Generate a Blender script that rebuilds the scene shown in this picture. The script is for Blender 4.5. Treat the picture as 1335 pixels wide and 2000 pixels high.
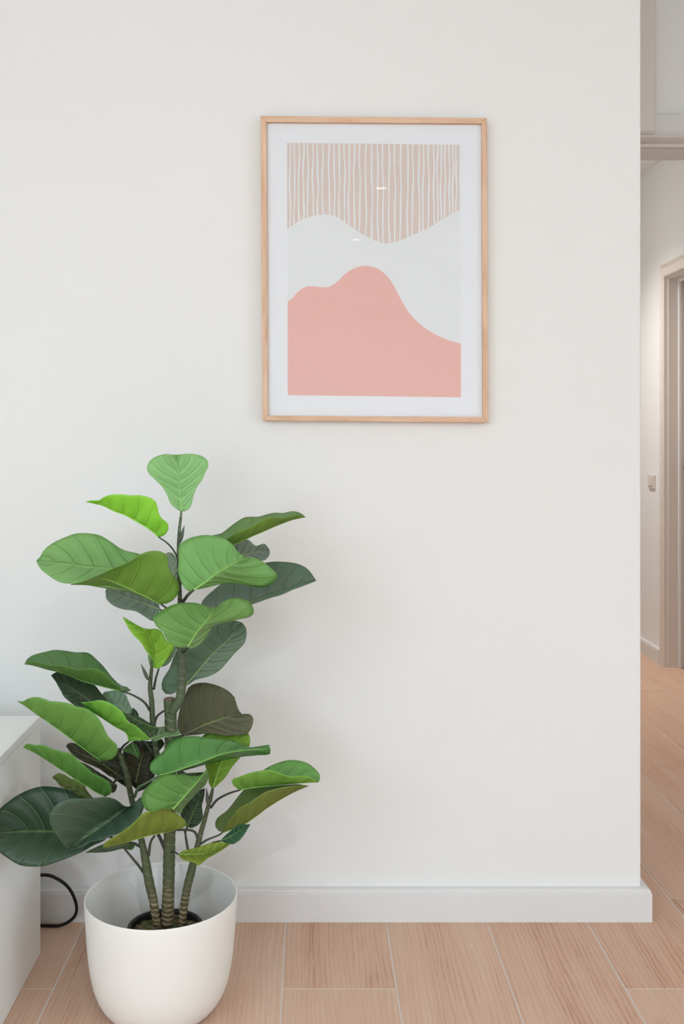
import bpy, math, random
from mathutils import Vector, noise as mnoise

# ------------------------------------------------------------------ clearing
for o in list(bpy.data.objects):
    bpy.data.objects.remove(o, do_unlink=True)
SC = bpy.context.scene
COL = SC.collection
R = random.Random(7)

# ------------------------------------------------------------------ camera
F = 1950.0            # focal length in pixels of the 1335x2000 frame
VX, VY = 609.0, 860.0  # vanishing point of the room's depth direction
CZ = 1.11             # camera height
cam = bpy.data.cameras.new('camera')
cam.sensor_fit = 'AUTO'
cam.sensor_width = 36.0
cam.lens = 36.0 * F / 2000.0
cam.shift_x = (667.5 - VX) / 2000.0
cam.shift_y = (VY - 1000.0) / 2000.0
cam.clip_start = 0.02
camo = bpy.data.objects.new('camera', cam)
COL.objects.link(camo)
camo.location = (0, 0, CZ)
camo.rotation_euler = (math.pi / 2, 0, 0)
SC.camera = camo

# ------------------------------------------------------------------ world, lights, exposure
world = bpy.data.worlds.new('sky')
SC.world = world
world.use_nodes = True
bg = world.node_tree.nodes['Background']
bg.inputs[0].default_value = (0.86, 0.93, 1.0, 1)
bg.inputs[1].default_value = 1.5

def area(name, loc, rot, sx, sy, power, color):
    l = bpy.data.lights.new(name, 'AREA')
    l.shape = 'RECTANGLE'
    l.size, l.size_y = sx, sy
    l.energy = power
    l.color = color
    o = bpy.data.objects.new(name, l)
    COL.objects.link(o)
    o.location = loc
    o.rotation_euler = rot
    return o
# daylight through the back and left windows, plus an added fill at right
area('daylight_back_window', (-1.25, -3.36, 1.45), (math.radians(68), 0, 0), 1.5, 1.9, 32, (0.69, 0.88, 1.0))
area('daylight_left_window', (-2.36, -1.3, 1.45), (math.radians(60), 0, math.radians(-90)), 2.2, 1.9, 62, (0.69, 0.88, 1.0))
area('added_fill_right', (3.26, -0.9, 1.45), (math.radians(60), 0, math.radians(90)), 2.0, 1.9, 34, (0.69, 0.88, 1.0))
DOWNLIGHT_W = 115.0
HALL_FILL_W = 88.0
vs = SC.view_settings
vs.view_transform = 'Standard'
vs.look = 'None'
vs.gamma = 1.0
vs.use_curve_mapping = False
vs.exposure = 0.37

# ------------------------------------------------------------------ helpers
def at(px, py, Y):
    """point of the room seen at a pixel of the photograph, at depth Y"""
    return Vector(((px - VX) * Y / F, Y, CZ - (py - VY) * Y / F))

def s2l(c):
    out = []
    for v in c:
        v /= 255.0
        out.append(v / 12.92 if v <= 0.04045 else ((v + 0.055) / 1.055) ** 2.4)
    return out

def mesh_obj(name, verts, faces, mat, parent=None, smooth=False, origin=None):
    off = Vector(origin) if origin is not None else (parent_origin(parent) if parent else Vector((0, 0, 0)))
    me = bpy.data.meshes.new(name)
    me.from_pydata([tuple(Vector(v) - off) for v in verts], [], faces)
    me.update()
    if smooth:
        for p in me.polygons:
            p.use_smooth = True
    if mat:
        me.materials.append(mat)
    o = bpy.data.objects.new(name, me)
    COL.objects.link(o)
    if parent:
        o.parent = parent
    elif origin is not None:
        o.location = off
    return o

def parent_origin(p):
    v = Vector((0, 0, 0))
    while p:
        v += Vector(p.location)
        p = p.parent
    return v

def empty(name, loc):
    o = bpy.data.objects.new(name, None)
    o.empty_display_size = 0.1
    COL.objects.link(o)
    o.location = loc
    return o

def tag(o, label, cat, group=None):
    o['label'] = label
    o['category'] = cat
    if group:
        o['group'] = group
    return o

def structure(o, label=None):
    o['kind'] = 'structure'
    if label:
        o['label'] = label
    return o

def box_data(x0, x1, y0, y1, z0, z1, b=0.0):
    """box with chamfered edges"""
    if b <= 0:
        v = [(x, y, z) for x in (x0, x1) for y in (y0, y1) for z in (z0, z1)]
        f = [(0, 1, 3, 2), (4, 6, 7, 5), (0, 4, 5, 1), (2, 3, 7, 6), (0, 2, 6, 4), (1, 5, 7, 3)]
        return v, f
    v, f = [], []
    c = ((x0, x1), (y0, y1), (z0, z1))
    idx = {}
    for i in range(8):
        s = ((i >> 2) & 1, (i >> 1) & 1, i & 1)
        for ax in range(3):
            p = []
            for k in range(3):
                e = c[k][s[k]]
                if k != ax:
                    e += b if s[k] == 0 else -b
                p.append(e)
            idx[(s, ax)] = len(v)
            v.append(tuple(p))
    for ax in range(3):
        a, d = [k for k in range(3) if k != ax]
        for sd in (0, 1):
            q = []
            for (m, n) in ((0, 0), (1, 0), (1, 1), (0, 1)):
                s = [0, 0, 0]
                s[ax] = sd; s[a] = m; s[d] = n
                q.append(idx[(tuple(s), ax)])
            f.append(tuple(q))
    for ax in range(3):           # edges along axis ax
        a, d = [k for k in range(3) if k != ax]
        for m in (0, 1):
            for n in (0, 1):
                s0 = [0, 0, 0]; s1 = [0, 0, 0]
                s0[a] = s1[a] = m; s0[d] = s1[d] = n
                s0[ax] = 0; s1[ax] = 1
                f.append((idx[(tuple(s0), a)], idx[(tuple(s1), a)], idx[(tuple(s1), d)], idx[(tuple(s0), d)]))
    for i in range(8):
        s = ((i >> 2) & 1, (i >> 1) & 1, i & 1)
        f.append((idx[(s, 0)], idx[(s, 1)], idx[(s, 2)]))
    return v, f

def fix_normals(o):
    import bmesh
    bm = bmesh.new()
    bm.from_mesh(o.data)
    bmesh.ops.recalc_face_normals(bm, faces=bm.faces)
    bm.to_mesh(o.data)
    bm.free()
    return o

def box(name, x0, x1, y0, y1, z0, z1, mat, parent=None, b=0.0):
    v, f = box_data(x0, x1, y0, y1, z0, z1, b)
    return fix_normals(mesh_obj(name, v, f, mat, parent))

def profile_run(name, prof, p0, p1, out, mat, parent=None, m0=0.0, m1=0.0):
    """extrude a closed (d, z) profile from p0 to p1; out = outward direction, m = mitre shift along run per unit d"""
    p0, p1, out = Vector(p0), Vector(p1), Vector(out)
    d = (p1 - p0).normalized()
    n = len(prof)
    v = [p0 + out * a + Vector((0, 0, z)) + d * (m0 * a) for a, z in prof]
    v += [p1 + out * a + Vector((0, 0, z)) + d * (m1 * a) for a, z in prof]
    f = [(i, (i + 1) % n, n + (i + 1) % n, n + i) for i in range(n)]
    f += [tuple(range(n)), tuple(range(2 * n - 1, n - 1, -1))]
    return fix_normals(mesh_obj(name, v, f, mat, parent))

def catmull(pts, n):
    """resample a polyline as a smooth curve with n+1 points, even in arc length"""
    P = [Vector(p) for p in pts]
    dense = []
    k = len(P)
    for i in range(k - 1):
        a = P[i - 1] if i > 0 else P[i] * 2 - P[i + 1]
        b, c = P[i], P[i + 1]
        d = P[i + 2] if i + 2 < k else P[i + 1] * 2 - P[i]
        for j in range(10):
            t = j / 10.0
            dense.append(0.5 * (2 * b + (c - a) * t + (2 * a - 5 * b + 4 * c - d) * t * t + (3 * b - a - 3 * c + d) * t ** 3))
    dense.append(P[-1])
    L = [0.0]
    for i in range(1, len(dense)):
        L.append(L[-1] + (dense[i] - dense[i - 1]).length)
    out, j = [], 0
    for i in range(n + 1):
        s = L[-1] * i / n
        while j < len(L) - 2 and L[j + 1] < s:
            j += 1
        w = (s - L[j]) / max(1e-9, L[j + 1] - L[j])
        out.append(dense[j].lerp(dense[j + 1], min(1.0, max(0.0, w))))
    return out

def tube_data(pts, radii, seg=10, cap=True):
    v, f = [], []
    n = len(pts)
    up = Vector((0.13, 1.0, 0.07)).normalized()
    for i, p in enumerate(pts):
        t = (pts[min(i + 1, n - 1)] - pts[max(i - 1, 0)]).normalized()
        s = t.cross(up)
        if s.length < 1e-3:
            s = t.cross(Vector((1, 0, 0)))
        s.normalize()
        w = t.cross(s)
        for k in range(seg):
            a = 2 * math.pi * k / seg
            v.append(p + (s * math.cos(a) + w * math.sin(a)) * radii[i])
    for i in range(n - 1):
        for k in range(seg):
            f.append((i * seg + k, i * seg + (k + 1) % seg, (i + 1) * seg + (k + 1) % seg, (i + 1) * seg + k))
    if cap:
        f.append(tuple(range(seg - 1, -1, -1)))
        f.append(tuple((n - 1) * seg + k for k in range(seg)))
    return v, f

def lathe_data(prof, cx, cy, seg=64):
    v, f = [], []
    n = len(prof)
    for k in range(seg):
        a = 2 * math.pi * k / seg
        for r, z in prof:
            v.append((cx + r * math.cos(a), cy + r * math.sin(a), z))
    for k in range(seg):
        for i in range(n - 1):
            f.append((k * n + i, ((k + 1) % seg) * n + i, ((k + 1) % seg) * n + i + 1, k * n + i + 1))
    return v, f

# ------------------------------------------------------------------ materials
class NT:
    def __init__(self, name):
        self.m = bpy.data.materials.new(name)
        self.m.use_nodes = True
        self.t = self.m.node_tree
        self.b = self.t.nodes['Principled BSDF']
    def n(self, kind, **kw):
        x = self.t.nodes.new(kind)
        for k, v in kw.items():
            setattr(x, k, v)
        return x
    def l(self, a, b):
        self.t.links.new(a, b)
    def math(self, op, a, b=None, clamp=False):
        x = self.n('ShaderNodeMath', operation=op)
        x.use_clamp = clamp
        for i, q in enumerate((a, b)):
            if q is None:
                continue
            if isinstance(q, (int, float)):
                x.inputs[i].default_value = q
            else:
                self.l(q, x.inputs[i])
        return x.outputs[0]
    def mix(self, fac, a, b, blend='MIX'):
        x = self.n('ShaderNodeMix', data_type='RGBA', blend_type=blend)
        for i, q in ((0, fac), (6, a), (7, b)):
            if isinstance(q, (int, float)):
                x.inputs[i].default_value = q
            elif isinstance(q, (tuple, list)):
                x.inputs[i].default_value = tuple(q[:3]) + (1,)
            else:
                self.l(q, x.inputs[i])
        return x.outputs[2]
    def noise(self, vec, scale, detail=3.0, rough=0.5):
        x = self.n('ShaderNodeTexNoise')
        x.inputs['Scale'].default_value = scale
        x.inputs['Detail'].default_value = detail
        x.inputs['Roughness'].default_value = rough
        if vec is not None:
            self.l(vec, x.inputs['Vector'])
        return x.outputs[0]
    def mapping(self, vec, scale=(1, 1, 1), loc=(0, 0, 0)):
        x = self.n('ShaderNodeMapping')
        x.inputs['Scale'].default_value = scale
        x.inputs['Location'].default_value = loc
        self.l(vec, x.inputs['Vector'])
        return x.outputs[0]
    def bump(self, h, strength, dist):
        x = self.n('ShaderNodeBump')
        x.inputs['Strength'].default_value = strength
        x.inputs['Distance'].default_value = dist
        self.l(h, x.inputs['Height'])
        self.l(x.outputs[0], self.b.inputs['Normal'])
        return x.outputs[0]
    def ramp(self, fac, stops):
        x = self.n('ShaderNodeValToRGB')
        e = x.color_ramp.elements
        while len(e) < len(stops):
            e.new(0.5)
        for q, (p, c) in zip(e, stops):
            q.position = p
            q.color = tuple(c) + (1,)
        self.l(fac, x.inputs[0])
        return x.outputs[0]

def paint(name, rgb, rough=0.6, bump=0.03, scale=180, spec=0.3, var=0.012):
    t = NT(name)
    c = s2l(rgb)
    g = t.n('ShaderNodeNewGeometry')
    n1 = t.noise(g.outputs['Position'], 1.7, 2)
    t.l(t.mix(n1, [q * (1 - var) for q in c], [min(1, q * (1 + var)) for q in c]), t.b.inputs['Base Color'])
    t.b.inputs['Roughness'].default_value = rough
    t.b.inputs['Specular IOR Level'].default_value = spec
    if bump:
        t.bump(t.noise(g.outputs['Position'], scale, 3), bump, 0.002)
    return t.m

M = {}
M['wall'] = paint('white_wall_paint', (238, 237, 235), 0.75, 0.05, 220, 0.2)
M['ceiling'] = paint('white_ceiling_paint', (238, 238, 236), 0.85, 0.03, 200, 0.2)
M['trim'] = paint('satin_white_trim', (228, 225, 223), 0.4, 0.01, 90, 0.4)
M['hall_trim'] = paint('satin_warm_trim', (222, 212, 203), 0.45, 0.01, 90, 0.4)
M['strip'] = paint('warm_white_strip', (232, 224, 216), 0.7, 0.03, 200, 0.2)
M['cabinet'] = paint('white_lacquer', (244, 243, 240), 0.35, 0.008, 140, 0.45)
M['planter'] = paint('matte_white_plastic', (236, 232, 226), 0.5, 0.015, 300, 0.35)
M['black_plastic'] = paint('black_plastic', (22, 20, 22), 0.45, 0.02, 200, 0.4)
M['cable'] = paint('black_rubber', (24, 22, 23), 0.5, 0.02, 300, 0.35)
M['switch'] = paint('white_switch_plastic', (226, 216, 208), 0.35, 0.0, 100, 0.5)
M['paper'] = paint('white_paper', (251, 251, 253), 0.8, 0.02, 400, 0.1)
M['print_pale'] = paint('pale_grey_print', (246, 247, 246), 0.8, 0.02, 400, 0.1)
M['print_beige'] = paint('beige_print', (235, 218, 208), 0.8, 0.02, 400, 0.1, 0.03)
M['print_line'] = paint('white_line_print', (250, 250, 250), 0.8, 0.02, 400, 0.1)
M['print_pink'] = paint('salmon_print', (250, 200, 190), 0.8, 0.03, 400, 0.1, 0.02)
M['metal_white'] = paint('white_metal_ring', (230, 230, 228), 0.35, 0.0, 100, 0.5)
M['dark_metal'] = paint('brushed_handle', (150, 148, 146), 0.3, 0.0, 100, 0.6)

def emitter(name, rgb, strength):
    t = NT(name)
    t.b.inputs['Base Color'].default_value = (1, 1, 1, 1)
    t.b.inputs['Emission Color'].default_value = tuple(rgb) + (1,)
    t.b.inputs['Emission Strength'].default_value = strength
    return t.m
M['lamp'] = emitter('lamp_lens', (1.0, 0.93, 0.84), 12.0)

def glass_mat(name, tint=(1, 1, 1), ior=1.45):
    t = NT(name)
    out = t.t.nodes['Material Output']
    tr = t.n('ShaderNodeBsdfTransparent'); tr.inputs[0].default_value = tuple(tint) + (1,)
    gl = t.n('ShaderNodeBsdfGlossy'); gl.inputs['Roughness'].default_value = 0.01
    fr = t.n('ShaderNodeFresnel'); fr.inputs[0].default_value = ior
    mx = t.n('ShaderNodeMixShader')
    t.l(fr.outputs[0], mx.inputs[0]); t.l(tr.outputs[0], mx.inputs[1]); t.l(gl.outputs[0], mx.inputs[2])
    t.l(mx.outputs[0], out.inputs['Surface'])
    return t.m
M['glass'] = glass_mat('picture_glass', ior=1.3)
M['window_glass'] = glass_mat('window_glass')

def wood_tile():
    t = NT('wood_look_tile')
    tc = t.n('ShaderNodeTexCoord')
    oi = t.n('ShaderNodeObjectInfo')
    rnd = oi.outputs['Random']
    cx = t.n('ShaderNodeCombineXYZ')
    t.l(t.math('MULTIPLY', rnd, 37.0), cx.inputs[0])
    t.l(t.math('MULTIPLY', rnd, 91.0), cx.inputs[1])
    ad = t.n('ShaderNodeVectorMath', operation='ADD')
    t.l(tc.outputs['Object'], ad.inputs[0]); t.l(cx.outputs[0], ad.inputs[1])
    v = ad.outputs[0]
    warp = t.noise(t.mapping(v, (5, 1.1, 1)), 1.0, 2)
    wx = t.n('ShaderNodeCombineXYZ')
    t.l(t.math('MULTIPLY', warp, 0.05), wx.inputs[0])
    ad2 = t.n('ShaderNodeVectorMath', operation='ADD')
    t.l(v, ad2.inputs[0]); t.l(wx.outputs[0], ad2.inputs[1])
    w = ad2.outputs[0]
    broad = t.noise(t.mapping(w, (11, 1.3, 1)), 1.0, 3, 0.55)
    mid = t.noise(t.mapping(w, (170, 3.2, 1)), 1.0, 3, 0.6)
    fine = t.noise(t.mapping(w, (620, 14.0, 1)), 1.0, 2, 0.6)
    knot = t.noise(t.mapping(v, (13, 5, 1)), 1.0, 1)
    wave = t.n('ShaderNodeTexWave', wave_type='BANDS', bands_direction='X')
    wave.inputs['Scale'].default_value = 30.0
    wave.inputs['Distortion'].default_value = 9.0
    wave.inputs['Detail'].default_value = 2.0
    wave.inputs['Detail Scale'].default_value = 0.6
    t.l(t.mapping(w, (1, 0.12, 1)), wave.inputs['Vector'])
    a = t.math('ADD', t.math('MULTIPLY', broad, 0.42), t.math('MULTIPLY', mid, 0.24))
    a = t.math('ADD', a, t.math('MULTIPLY', wave.outputs[1], 0.07))
    a = t.math('ADD', a, t.math('MULTIPLY', fine, 0.27))
    a = t.math('ADD', a, t.math('MULTIPLY', t.math('SUBTRACT', rnd, 0.5), 0.10))
    c = t.ramp(a, [(0.28, s2l((168, 120, 94))), (0.45, s2l((208, 168, 143))), (0.60, s2l((217, 183, 159))), (0.80, s2l((230, 204, 185)))])
    kf = t.math('MULTIPLY', t.math('SUBTRACT', knot, 0.70, True), 2.2, True)
    c = t.mix(kf, c, s2l((140, 98, 76)))
    t.l(c, t.b.inputs['Base Color'])
    t.b.inputs['Roughness'].default_value = 0.5
    t.b.inputs['Specular IOR Level'].default_value = 0.35
    t.bump(t.math('ADD', fine, t.math('MULTIPLY', mid, 0.6)), 0.12, 0.001)
    return t.m
M['tile'] = wood_tile()
M['grout'] = paint('pale_grout', (222, 208, 198), 0.9, 0.05, 500, 0.1)

def oak(name, axis):
    t = NT(name)
    tc = t.n('ShaderNodeTexCoord')
    sc = (14, 160, 160) if axis == 'X' else (160, 160, 14)
    g1 = t.noise(t.mapping(tc.outputs['Object'], sc), 1.0, 4, 0.6)
    g2 = t.noise(t.mapping(tc.outputs['Object'], tuple(q * 0.25 for q in sc)), 1.0, 2)
    a = t.math('ADD', t.math('MULTIPLY', g1, 0.65), t.math('MULTIPLY', g2, 0.35))
    t.l(t.ramp(a, [(0.3, s2l((206, 162, 128))), (0.5, s2l((226, 188, 158))), (0.72, s2l((236, 206, 180)))]), t.b.inputs['Base Color'])
    t.b.inputs['Roughness'].default_value = 0.55
    t.b.inputs['Specular IOR Level'].default_value = 0.3
    t.bump(g1, 0.1, 0.0006)
    return t.m
M['oak_x'] = oak('light_oak_horizontal', 'X')
M['oak_z'] = oak('light_oak_vertical', 'Z')

def leaf_mat(name, under):
    t = NT(name)
    oi = t.n('ShaderNodeObjectInfo')
    uv = t.n('ShaderNodeUVMap')
    sp = t.n('ShaderNodeSeparateXYZ'); t.l(uv.outputs[0], sp.inputs[0])
    u = t.math('ABSOLUTE', t.math('MULTIPLY', t.math('SUBTRACT', sp.outputs[0], 0.5), 2.0))
    v = sp.outputs[1]
    # side veins sweep towards the tip
    sh = t.math('SUBTRACT', t.math('MULTIPLY', v, 6.5), t.math('MULTIPLY', t.math('POWER', u, 1.25), 1.1))
    fr = t.math('ABSOLUTE', t.math('SUBTRACT', t.math('FRACT', sh), 0.5))     # 0 on the vein
    taper = t.math('SUBTRACT', 1.0, t.math('MULTIPLY', u, 0.75))
    vein = t.math('MULTIPLY', t.math('SUBTRACT', 1.0, t.math('MULTIPLY', fr, 15.0), True), taper)
    rib = t.math('SUBTRACT', 1.0, t.math('MULTIPLY', u, 15.0), True)
    vn = t.math('MAXIMUM', vein, rib)
    tc = t.n('ShaderNodeTexCoord')
    mott = t.noise(tc.outputs['Object'], 26.0, 3)
    finen = t.noise(tc.outputs['Object'], 240.0, 2)
    base = oi.outputs['Color']
    c = t.mix(t.math('MULTIPLY', mott, 0.55), base, t.mix(1.0, base, (0.62, 0.72, 0.62), 'MULTIPLY'))
    light = t.mix(0.5, t.mix(1.0, base, (1.5, 1.5, 1.15), 'MULTIPLY'), (0.22, 0.36, 0.10))
    c = t.mix(t.math('MULTIPLY', vn, 0.66 if not under else 0.6), c, light)
    if under:
        c = t.mix(1.0, c, (1.12, 1.02, 0.72), 'MULTIPLY')
    else:
        c = t.mix(1.0, c, (1.0, 1.0, 1.0), 'MULTIPLY')
    t.l(c, t.b.inputs['Base Color'])
    t.b.inputs['Roughness'].default_value = 0.5 if under else 0.38
    t.b.inputs['Specular IOR Level'].default_value = 0.3 if under else 0.5
    quilt = t.math('MULTIPLY', t.math('SUBTRACT', 1.0, t.math('MULTIPLY', fr, 2.0)), t.math('SUBTRACT', 1.0, u))
    h = t.math('ADD', t.math('MULTIPLY', vn, 0.8), t.math('MULTIPLY', quilt, -0.9 if under else 0.9))
    h = t.math('ADD', h, t.math('MULTIPLY', finen, 0.12))
    bn = t.bump(h, 0.6, 0.006)
    out = t.t.nodes['Material Output']
    tr = t.n('ShaderNodeBsdfTranslucent')
    t.l(t.mix(1.0, c, (1.5, 1.6, 0.7), 'MULTIPLY'), tr.inputs[0])
    mx = t.n('ShaderNodeMixShader'); mx.inputs[0].default_value = 0.24
    t.l(t.b.outputs[0], mx.inputs[1]); t.l(tr.outputs[0], mx.inputs[2])
    t.l(mx.outputs[0], out.inputs['Surface'])
    return t.m
M['leaf_top'] = leaf_mat('leaf_upper_face', False)
M['leaf_under'] = leaf_mat('leaf_lower_face', True)

def solid_leafy(name, rgb, mult=1.0):
    t = NT(name)
    tc = t.n('ShaderNodeTexCoord')
    n1 = t.noise(tc.outputs['Object'], 60, 3)
    c = s2l(rgb)
    t.l(t.mix(n1, [q * 0.6 for q in c], [q * 1.35 for q in c]), t.b.inputs['Base Color'])
    t.b.inputs['Roughness'].default_value = 0.55
    return t.m
M['petiole'] = solid_leafy('petiole_green_brown', (62, 66, 52))
M['petiole_green'] = solid_leafy('petiole_green', (104, 128, 92))
M['bud'] = solid_leafy('bud_sheath', (84, 88, 76))
M['moss'] = solid_leafy('moss_green', (84, 88, 44))
M['chip'] = solid_leafy('bark_chip', (112, 92, 64))
M['cut'] = solid_leafy('cut_stump_end', (120, 92, 78))
def midrib_mat():
    t = NT('leaf_midrib')
    oi = t.n('ShaderNodeObjectInfo')
    t.l(t.mix(0.45, t.mix(1.0, oi.outputs['Color'], (1.5, 1.5, 1.1), 'MULTIPLY'), (0.24, 0.42, 0.10)), t.b.inputs['Base Color'])
    t.b.inputs['Roughness'].default_value = 0.5
    return t.m
M['midrib'] = midrib_mat()

def bark():
    t = NT('fig_bark')
    g = t.n('ShaderNodeNewGeometry')
    sp = t.n('ShaderNodeSeparateXYZ'); t.l(g.outputs['Position'], sp.inputs[0])
    tc = g.outputs['Position']
    n1 = t.noise(tc, 55, 4, 0.6)
    n2 = t.noise(t.mapping(tc, (120, 120, 260)), 1.0, 3, 0.6)
    zz = t.math('ADD', sp.outputs[2], t.math('MULTIPLY', t.math('SUBTRACT', n1, 0.5), 0.10))
    hgt = t.math('DIVIDE', t.math('SUBTRACT', zz, 0.16), 0.75)
    c = t.ramp(hgt, [(0.0, s2l((96, 80, 54))), (0.085, s2l((98, 86, 58))), (0.14, s2l((86, 94, 60))), (0.5, s2l((84, 98, 66))), (1.0, s2l((88, 96, 78)))])
    c = t.mix(t.math('MULTIPLY', n2, 0.75), c, t.mix(1.0, c, (0.45, 0.45, 0.42), 'MULTIPLY'))
    n3 = t.noise(tc, 16, 2)
    def rings(freq, sharp, slant):
        wz = t.math('ADD', t.math('MULTIPLY', sp.outputs[2], freq), t.math('MULTIPLY', n1, 1.3))
        wz = t.math('ADD', wz, t.math('MULTIPLY', sp.outputs[0], slant))
        fr = t.math('ABSOLUTE', t.math('SUBTRACT', t.math('FRACT', wz), 0.5))
        return t.math('SUBTRACT', 1.0, t.math('MULTIPLY', fr, sharp), True)
    low = t.math('SUBTRACT', 1.0, t.math('DIVIDE', t.math('SUBTRACT', zz, 0.20), 0.05, True), True)
    r_low = t.math('MULTIPLY', rings(105.0, 3.6, 14.0), low)
    r_up = t.math('MULTIPLY', rings(58.0, 11.0, 18.0), t.math('MULTIPLY', t.math('SUBTRACT', n3, 0.36, True), 3.0, True))
    ring = t.math('MAXIMUM', t.math('MULTIPLY', r_low, 0.85), t.math('MULTIPLY', r_up, 0.6))
    c = t.mix(ring, c, s2l((178, 162, 122)))
    t.l(c, t.b.inputs['Base Color'])
    t.b.inputs['Roughness'].default_value = 0.7
    t.bump(t.math('ADD', t.math('MULTIPLY', ring, 1.0), t.math('MULTIPLY', n2, 0.5)), 0.5, 0.003)
    return t.m
M['bark'] = bark()

# ------------------------------------------------------------------ room shell
WY = 2.319        # face of the wall behind the plant
WX = 0.763        # its free end at the passage
XL, XR, YB = -2.30, 3.20, -3.30
H = 2.50          # ceiling height
LY = 3.0          # lintel over the passage
HX = 1.735        # hall side wall with the door
HY = 7.2

floor = structure(box('floor', XL - 0.1, XR + 0.1, YB - 0.1, HY + 0.1, -0.05, -0.0012, M['grout']), 'wood-look plank tile floor with pale grout joints')
PX0, PW, PL, G = -0.0604, 0.2315, 1.2, 0.0042
plank_mesh = {}
def plank(x0, x1, y0, y1):
    w, l = round(x1 - x0, 4), round(y1 - y0, 4)
    if (w, l) not in plank_mesh:
        v, f = box_data(-w / 2, w / 2, -l / 2, l / 2, -0.008, 0.0, 0.0006)
        o = fix_normals(mesh_obj('plank', v, f, M['tile'], floor))
        plank_mesh[(w, l)] = o.data
    else:
        o = bpy.data.objects.new('plank', plank_mesh[(w, l)])
        COL.objects.link(o)
        o.parent = floor
    o.location = ((x0 + x1) / 2, (y0 + y1) / 2, 0)
i0 = math.floor((XL - PX0) / PW)
i1 = math.ceil((XR - PX0) / PW)
for i in range(i0, i1):
    xa, xb = max(XL, PX0 + i * PW), min(XR, PX0 + (i + 1) * PW)
    off = 2.021 + (i % 3) * 0.4
    j = math.floor((YB - off) / PL)
    while off + j * PL < HY:
        ya, yb = max(YB, off + j * PL), min(HY, off + (j + 1) * PL)
        if yb - ya > 0.02 and xb - xa > 0.02:
            if not (ya > LY and (xa > 2.9 or xb < 0.5)):
                plank(xa + G / 2, xb - G / 2, ya + G / 2, yb - G / 2)
        j += 1

structure(box('ceiling', XL - 0.1, XR + 0.1, YB - 0.1, HY + 0.1, H, H + 0.1, M['ceiling']), 'plain white ceiling')
structure(box('wall_back', XL - 0.1, WX, WY, WY + 0.12, 0, H, M['wall'], b=0.002), 'white painted wall behind the plant and picture')
structure(box('wall_hall_left', WX - 0.12, WX - 0.001, WY + 0.12, HY, 0, H, M['wall']), 'white side wall of the hall')
structure(box('wall_hall_right', HX, HX + 0.12, 4.875, HY, 0, H, M['wall']), 'white hall wall beside the far door')
structure(box('wall_hall_near', HX, HX + 0.12, LY + 0.12, 4.06, 0, H, M['wall']))
structure(box('wall_hall_over_door', HX, HX + 0.12, 4.06, 4.875, 1.905, H, M['wall']))
structure(box('wall_hall_end', WX - 0.1, HX + 0.1, HY, HY + 0.1, 0, H, M['wall']))
OPX0, OPX1, OPZ = 0.80, 1.64, 1.985
structure(box('wall_lintel', WX, OPX1, LY, LY + 0.12, OPZ, H, M['wall']), 'white wall above the passage opening')
structure(box('wall_passage_right', OPX1, XR + 0.1, LY, LY + 0.12, 0, H, M['wall']))
structure(box('wall_passage_left', WX, 0.80, LY, LY + 0.12, 0, OPZ, M['wall']))

# left wall with a window, front wall (behind the camera) with a window
def wall_with_window(name, along, c0, c1, fixed, a0, a1, z0, z1, n):
    segs = [(c0, a0, 0, H), (a1, c1, 0, H), (a0, a1, 0, z0), (a0, a1, z1, H)]
    v, f = [], []
    for s0, s1, q0, q1 in segs:
        if along == 'X':
            vv, ff = box_data(s0, s1, fixed[0], fixed[1], q0, q1)
        else:
            vv, ff = box_data(fixed[0], fixed[1], s0, s1, q0, q1)
        f += [tuple(i + len(v) for i in q) for q in ff]
        v += vv
    structure(fix_normals(mesh_obj(name, v, f, M['wall'])))
    mid = (fixed[0] + fixed[1]) / 2
    w = empty('window_%d' % n, ((a0 + a1) / 2, mid, z0) if along == 'X' else (mid, (a0 + a1) / 2, z0))
    structure(w)
    def wb(nm, s0, s1, q0, q1, th, mat):
        if along == 'X':
            box(nm, s0, s1, mid - th, mid + th, q0, q1, mat, w)
        else:
            box(nm, mid - th, mid + th, s0, s1, q0, q1, mat, w)
    k = 0.06
    wb('window_frame', a0, a1, z0, z0 + k, 0.03, M['trim'])
    wb('window_frame', a0, a1, z1 - k, z1, 0.03, M['trim'])
    am = (a0 + a1) / 2
    for s in (a0, am - k / 2, a1 - k):
        wb('window_frame', s, s + k, z0 + k, z1 - k, 0.03, M['trim'])
    wb('pane', a0 + k, am - k / 2, z0 + k, z1 - k, 0.003, M['window_glass'])
    wb('pane', am + k / 2, a1 - k, z0 + k, z1 - k, 0.003, M['window_glass'])
wall_with_window('wall_left', 'Y', YB - 0.1, WY, (XL - 0.1, XL), -2.5, -0.1, 0.25, 2.4, 1)
wall_with_window('wall_front', 'X', XL, XR, (YB - 0.1, YB), -2.1, -0.5, 0.25, 2.4, 2)
wall_with_window('wall_right', 'Y', YB - 0.1, LY, (XR, XR + 0.1), -2.0, 0.2, 0.25, 2.4, 3)  # unseen window added here to let in fill from the right

# skirting: sloped cap, small groove, flat face
SK = [(0.0, 0.0), (0.020, 0.0), (0.020, 0.0645), (0.0185, 0.066), (0.0175, 0.0665), (0.0175, 0.0685), (0.0185, 0.0690), (0.0175, 0.0715), (0.0140, 0.0735), (0.007, 0.0743), (0.0, 0.0746)]
structure(profile_run('baseboard_back', SK, (XL, WY, 0), (WX, WY, 0), (0, -1, 0), M['trim'], m1=1.0), 'white skirting along the wall behind the plant')
structure(profile_run('baseboard_side', SK, (WX, WY, 0), (WX, LY, 0), (1, 0, 0), M['trim'], m0=-1.0), 'white skirting round the wall end')
structure(profile_run('baseboard_hall', SK, (HX, HY, 0), (HX, 4.944, 0), (-1, 0, 0), M['trim']), 'white skirting in the hall')

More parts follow.
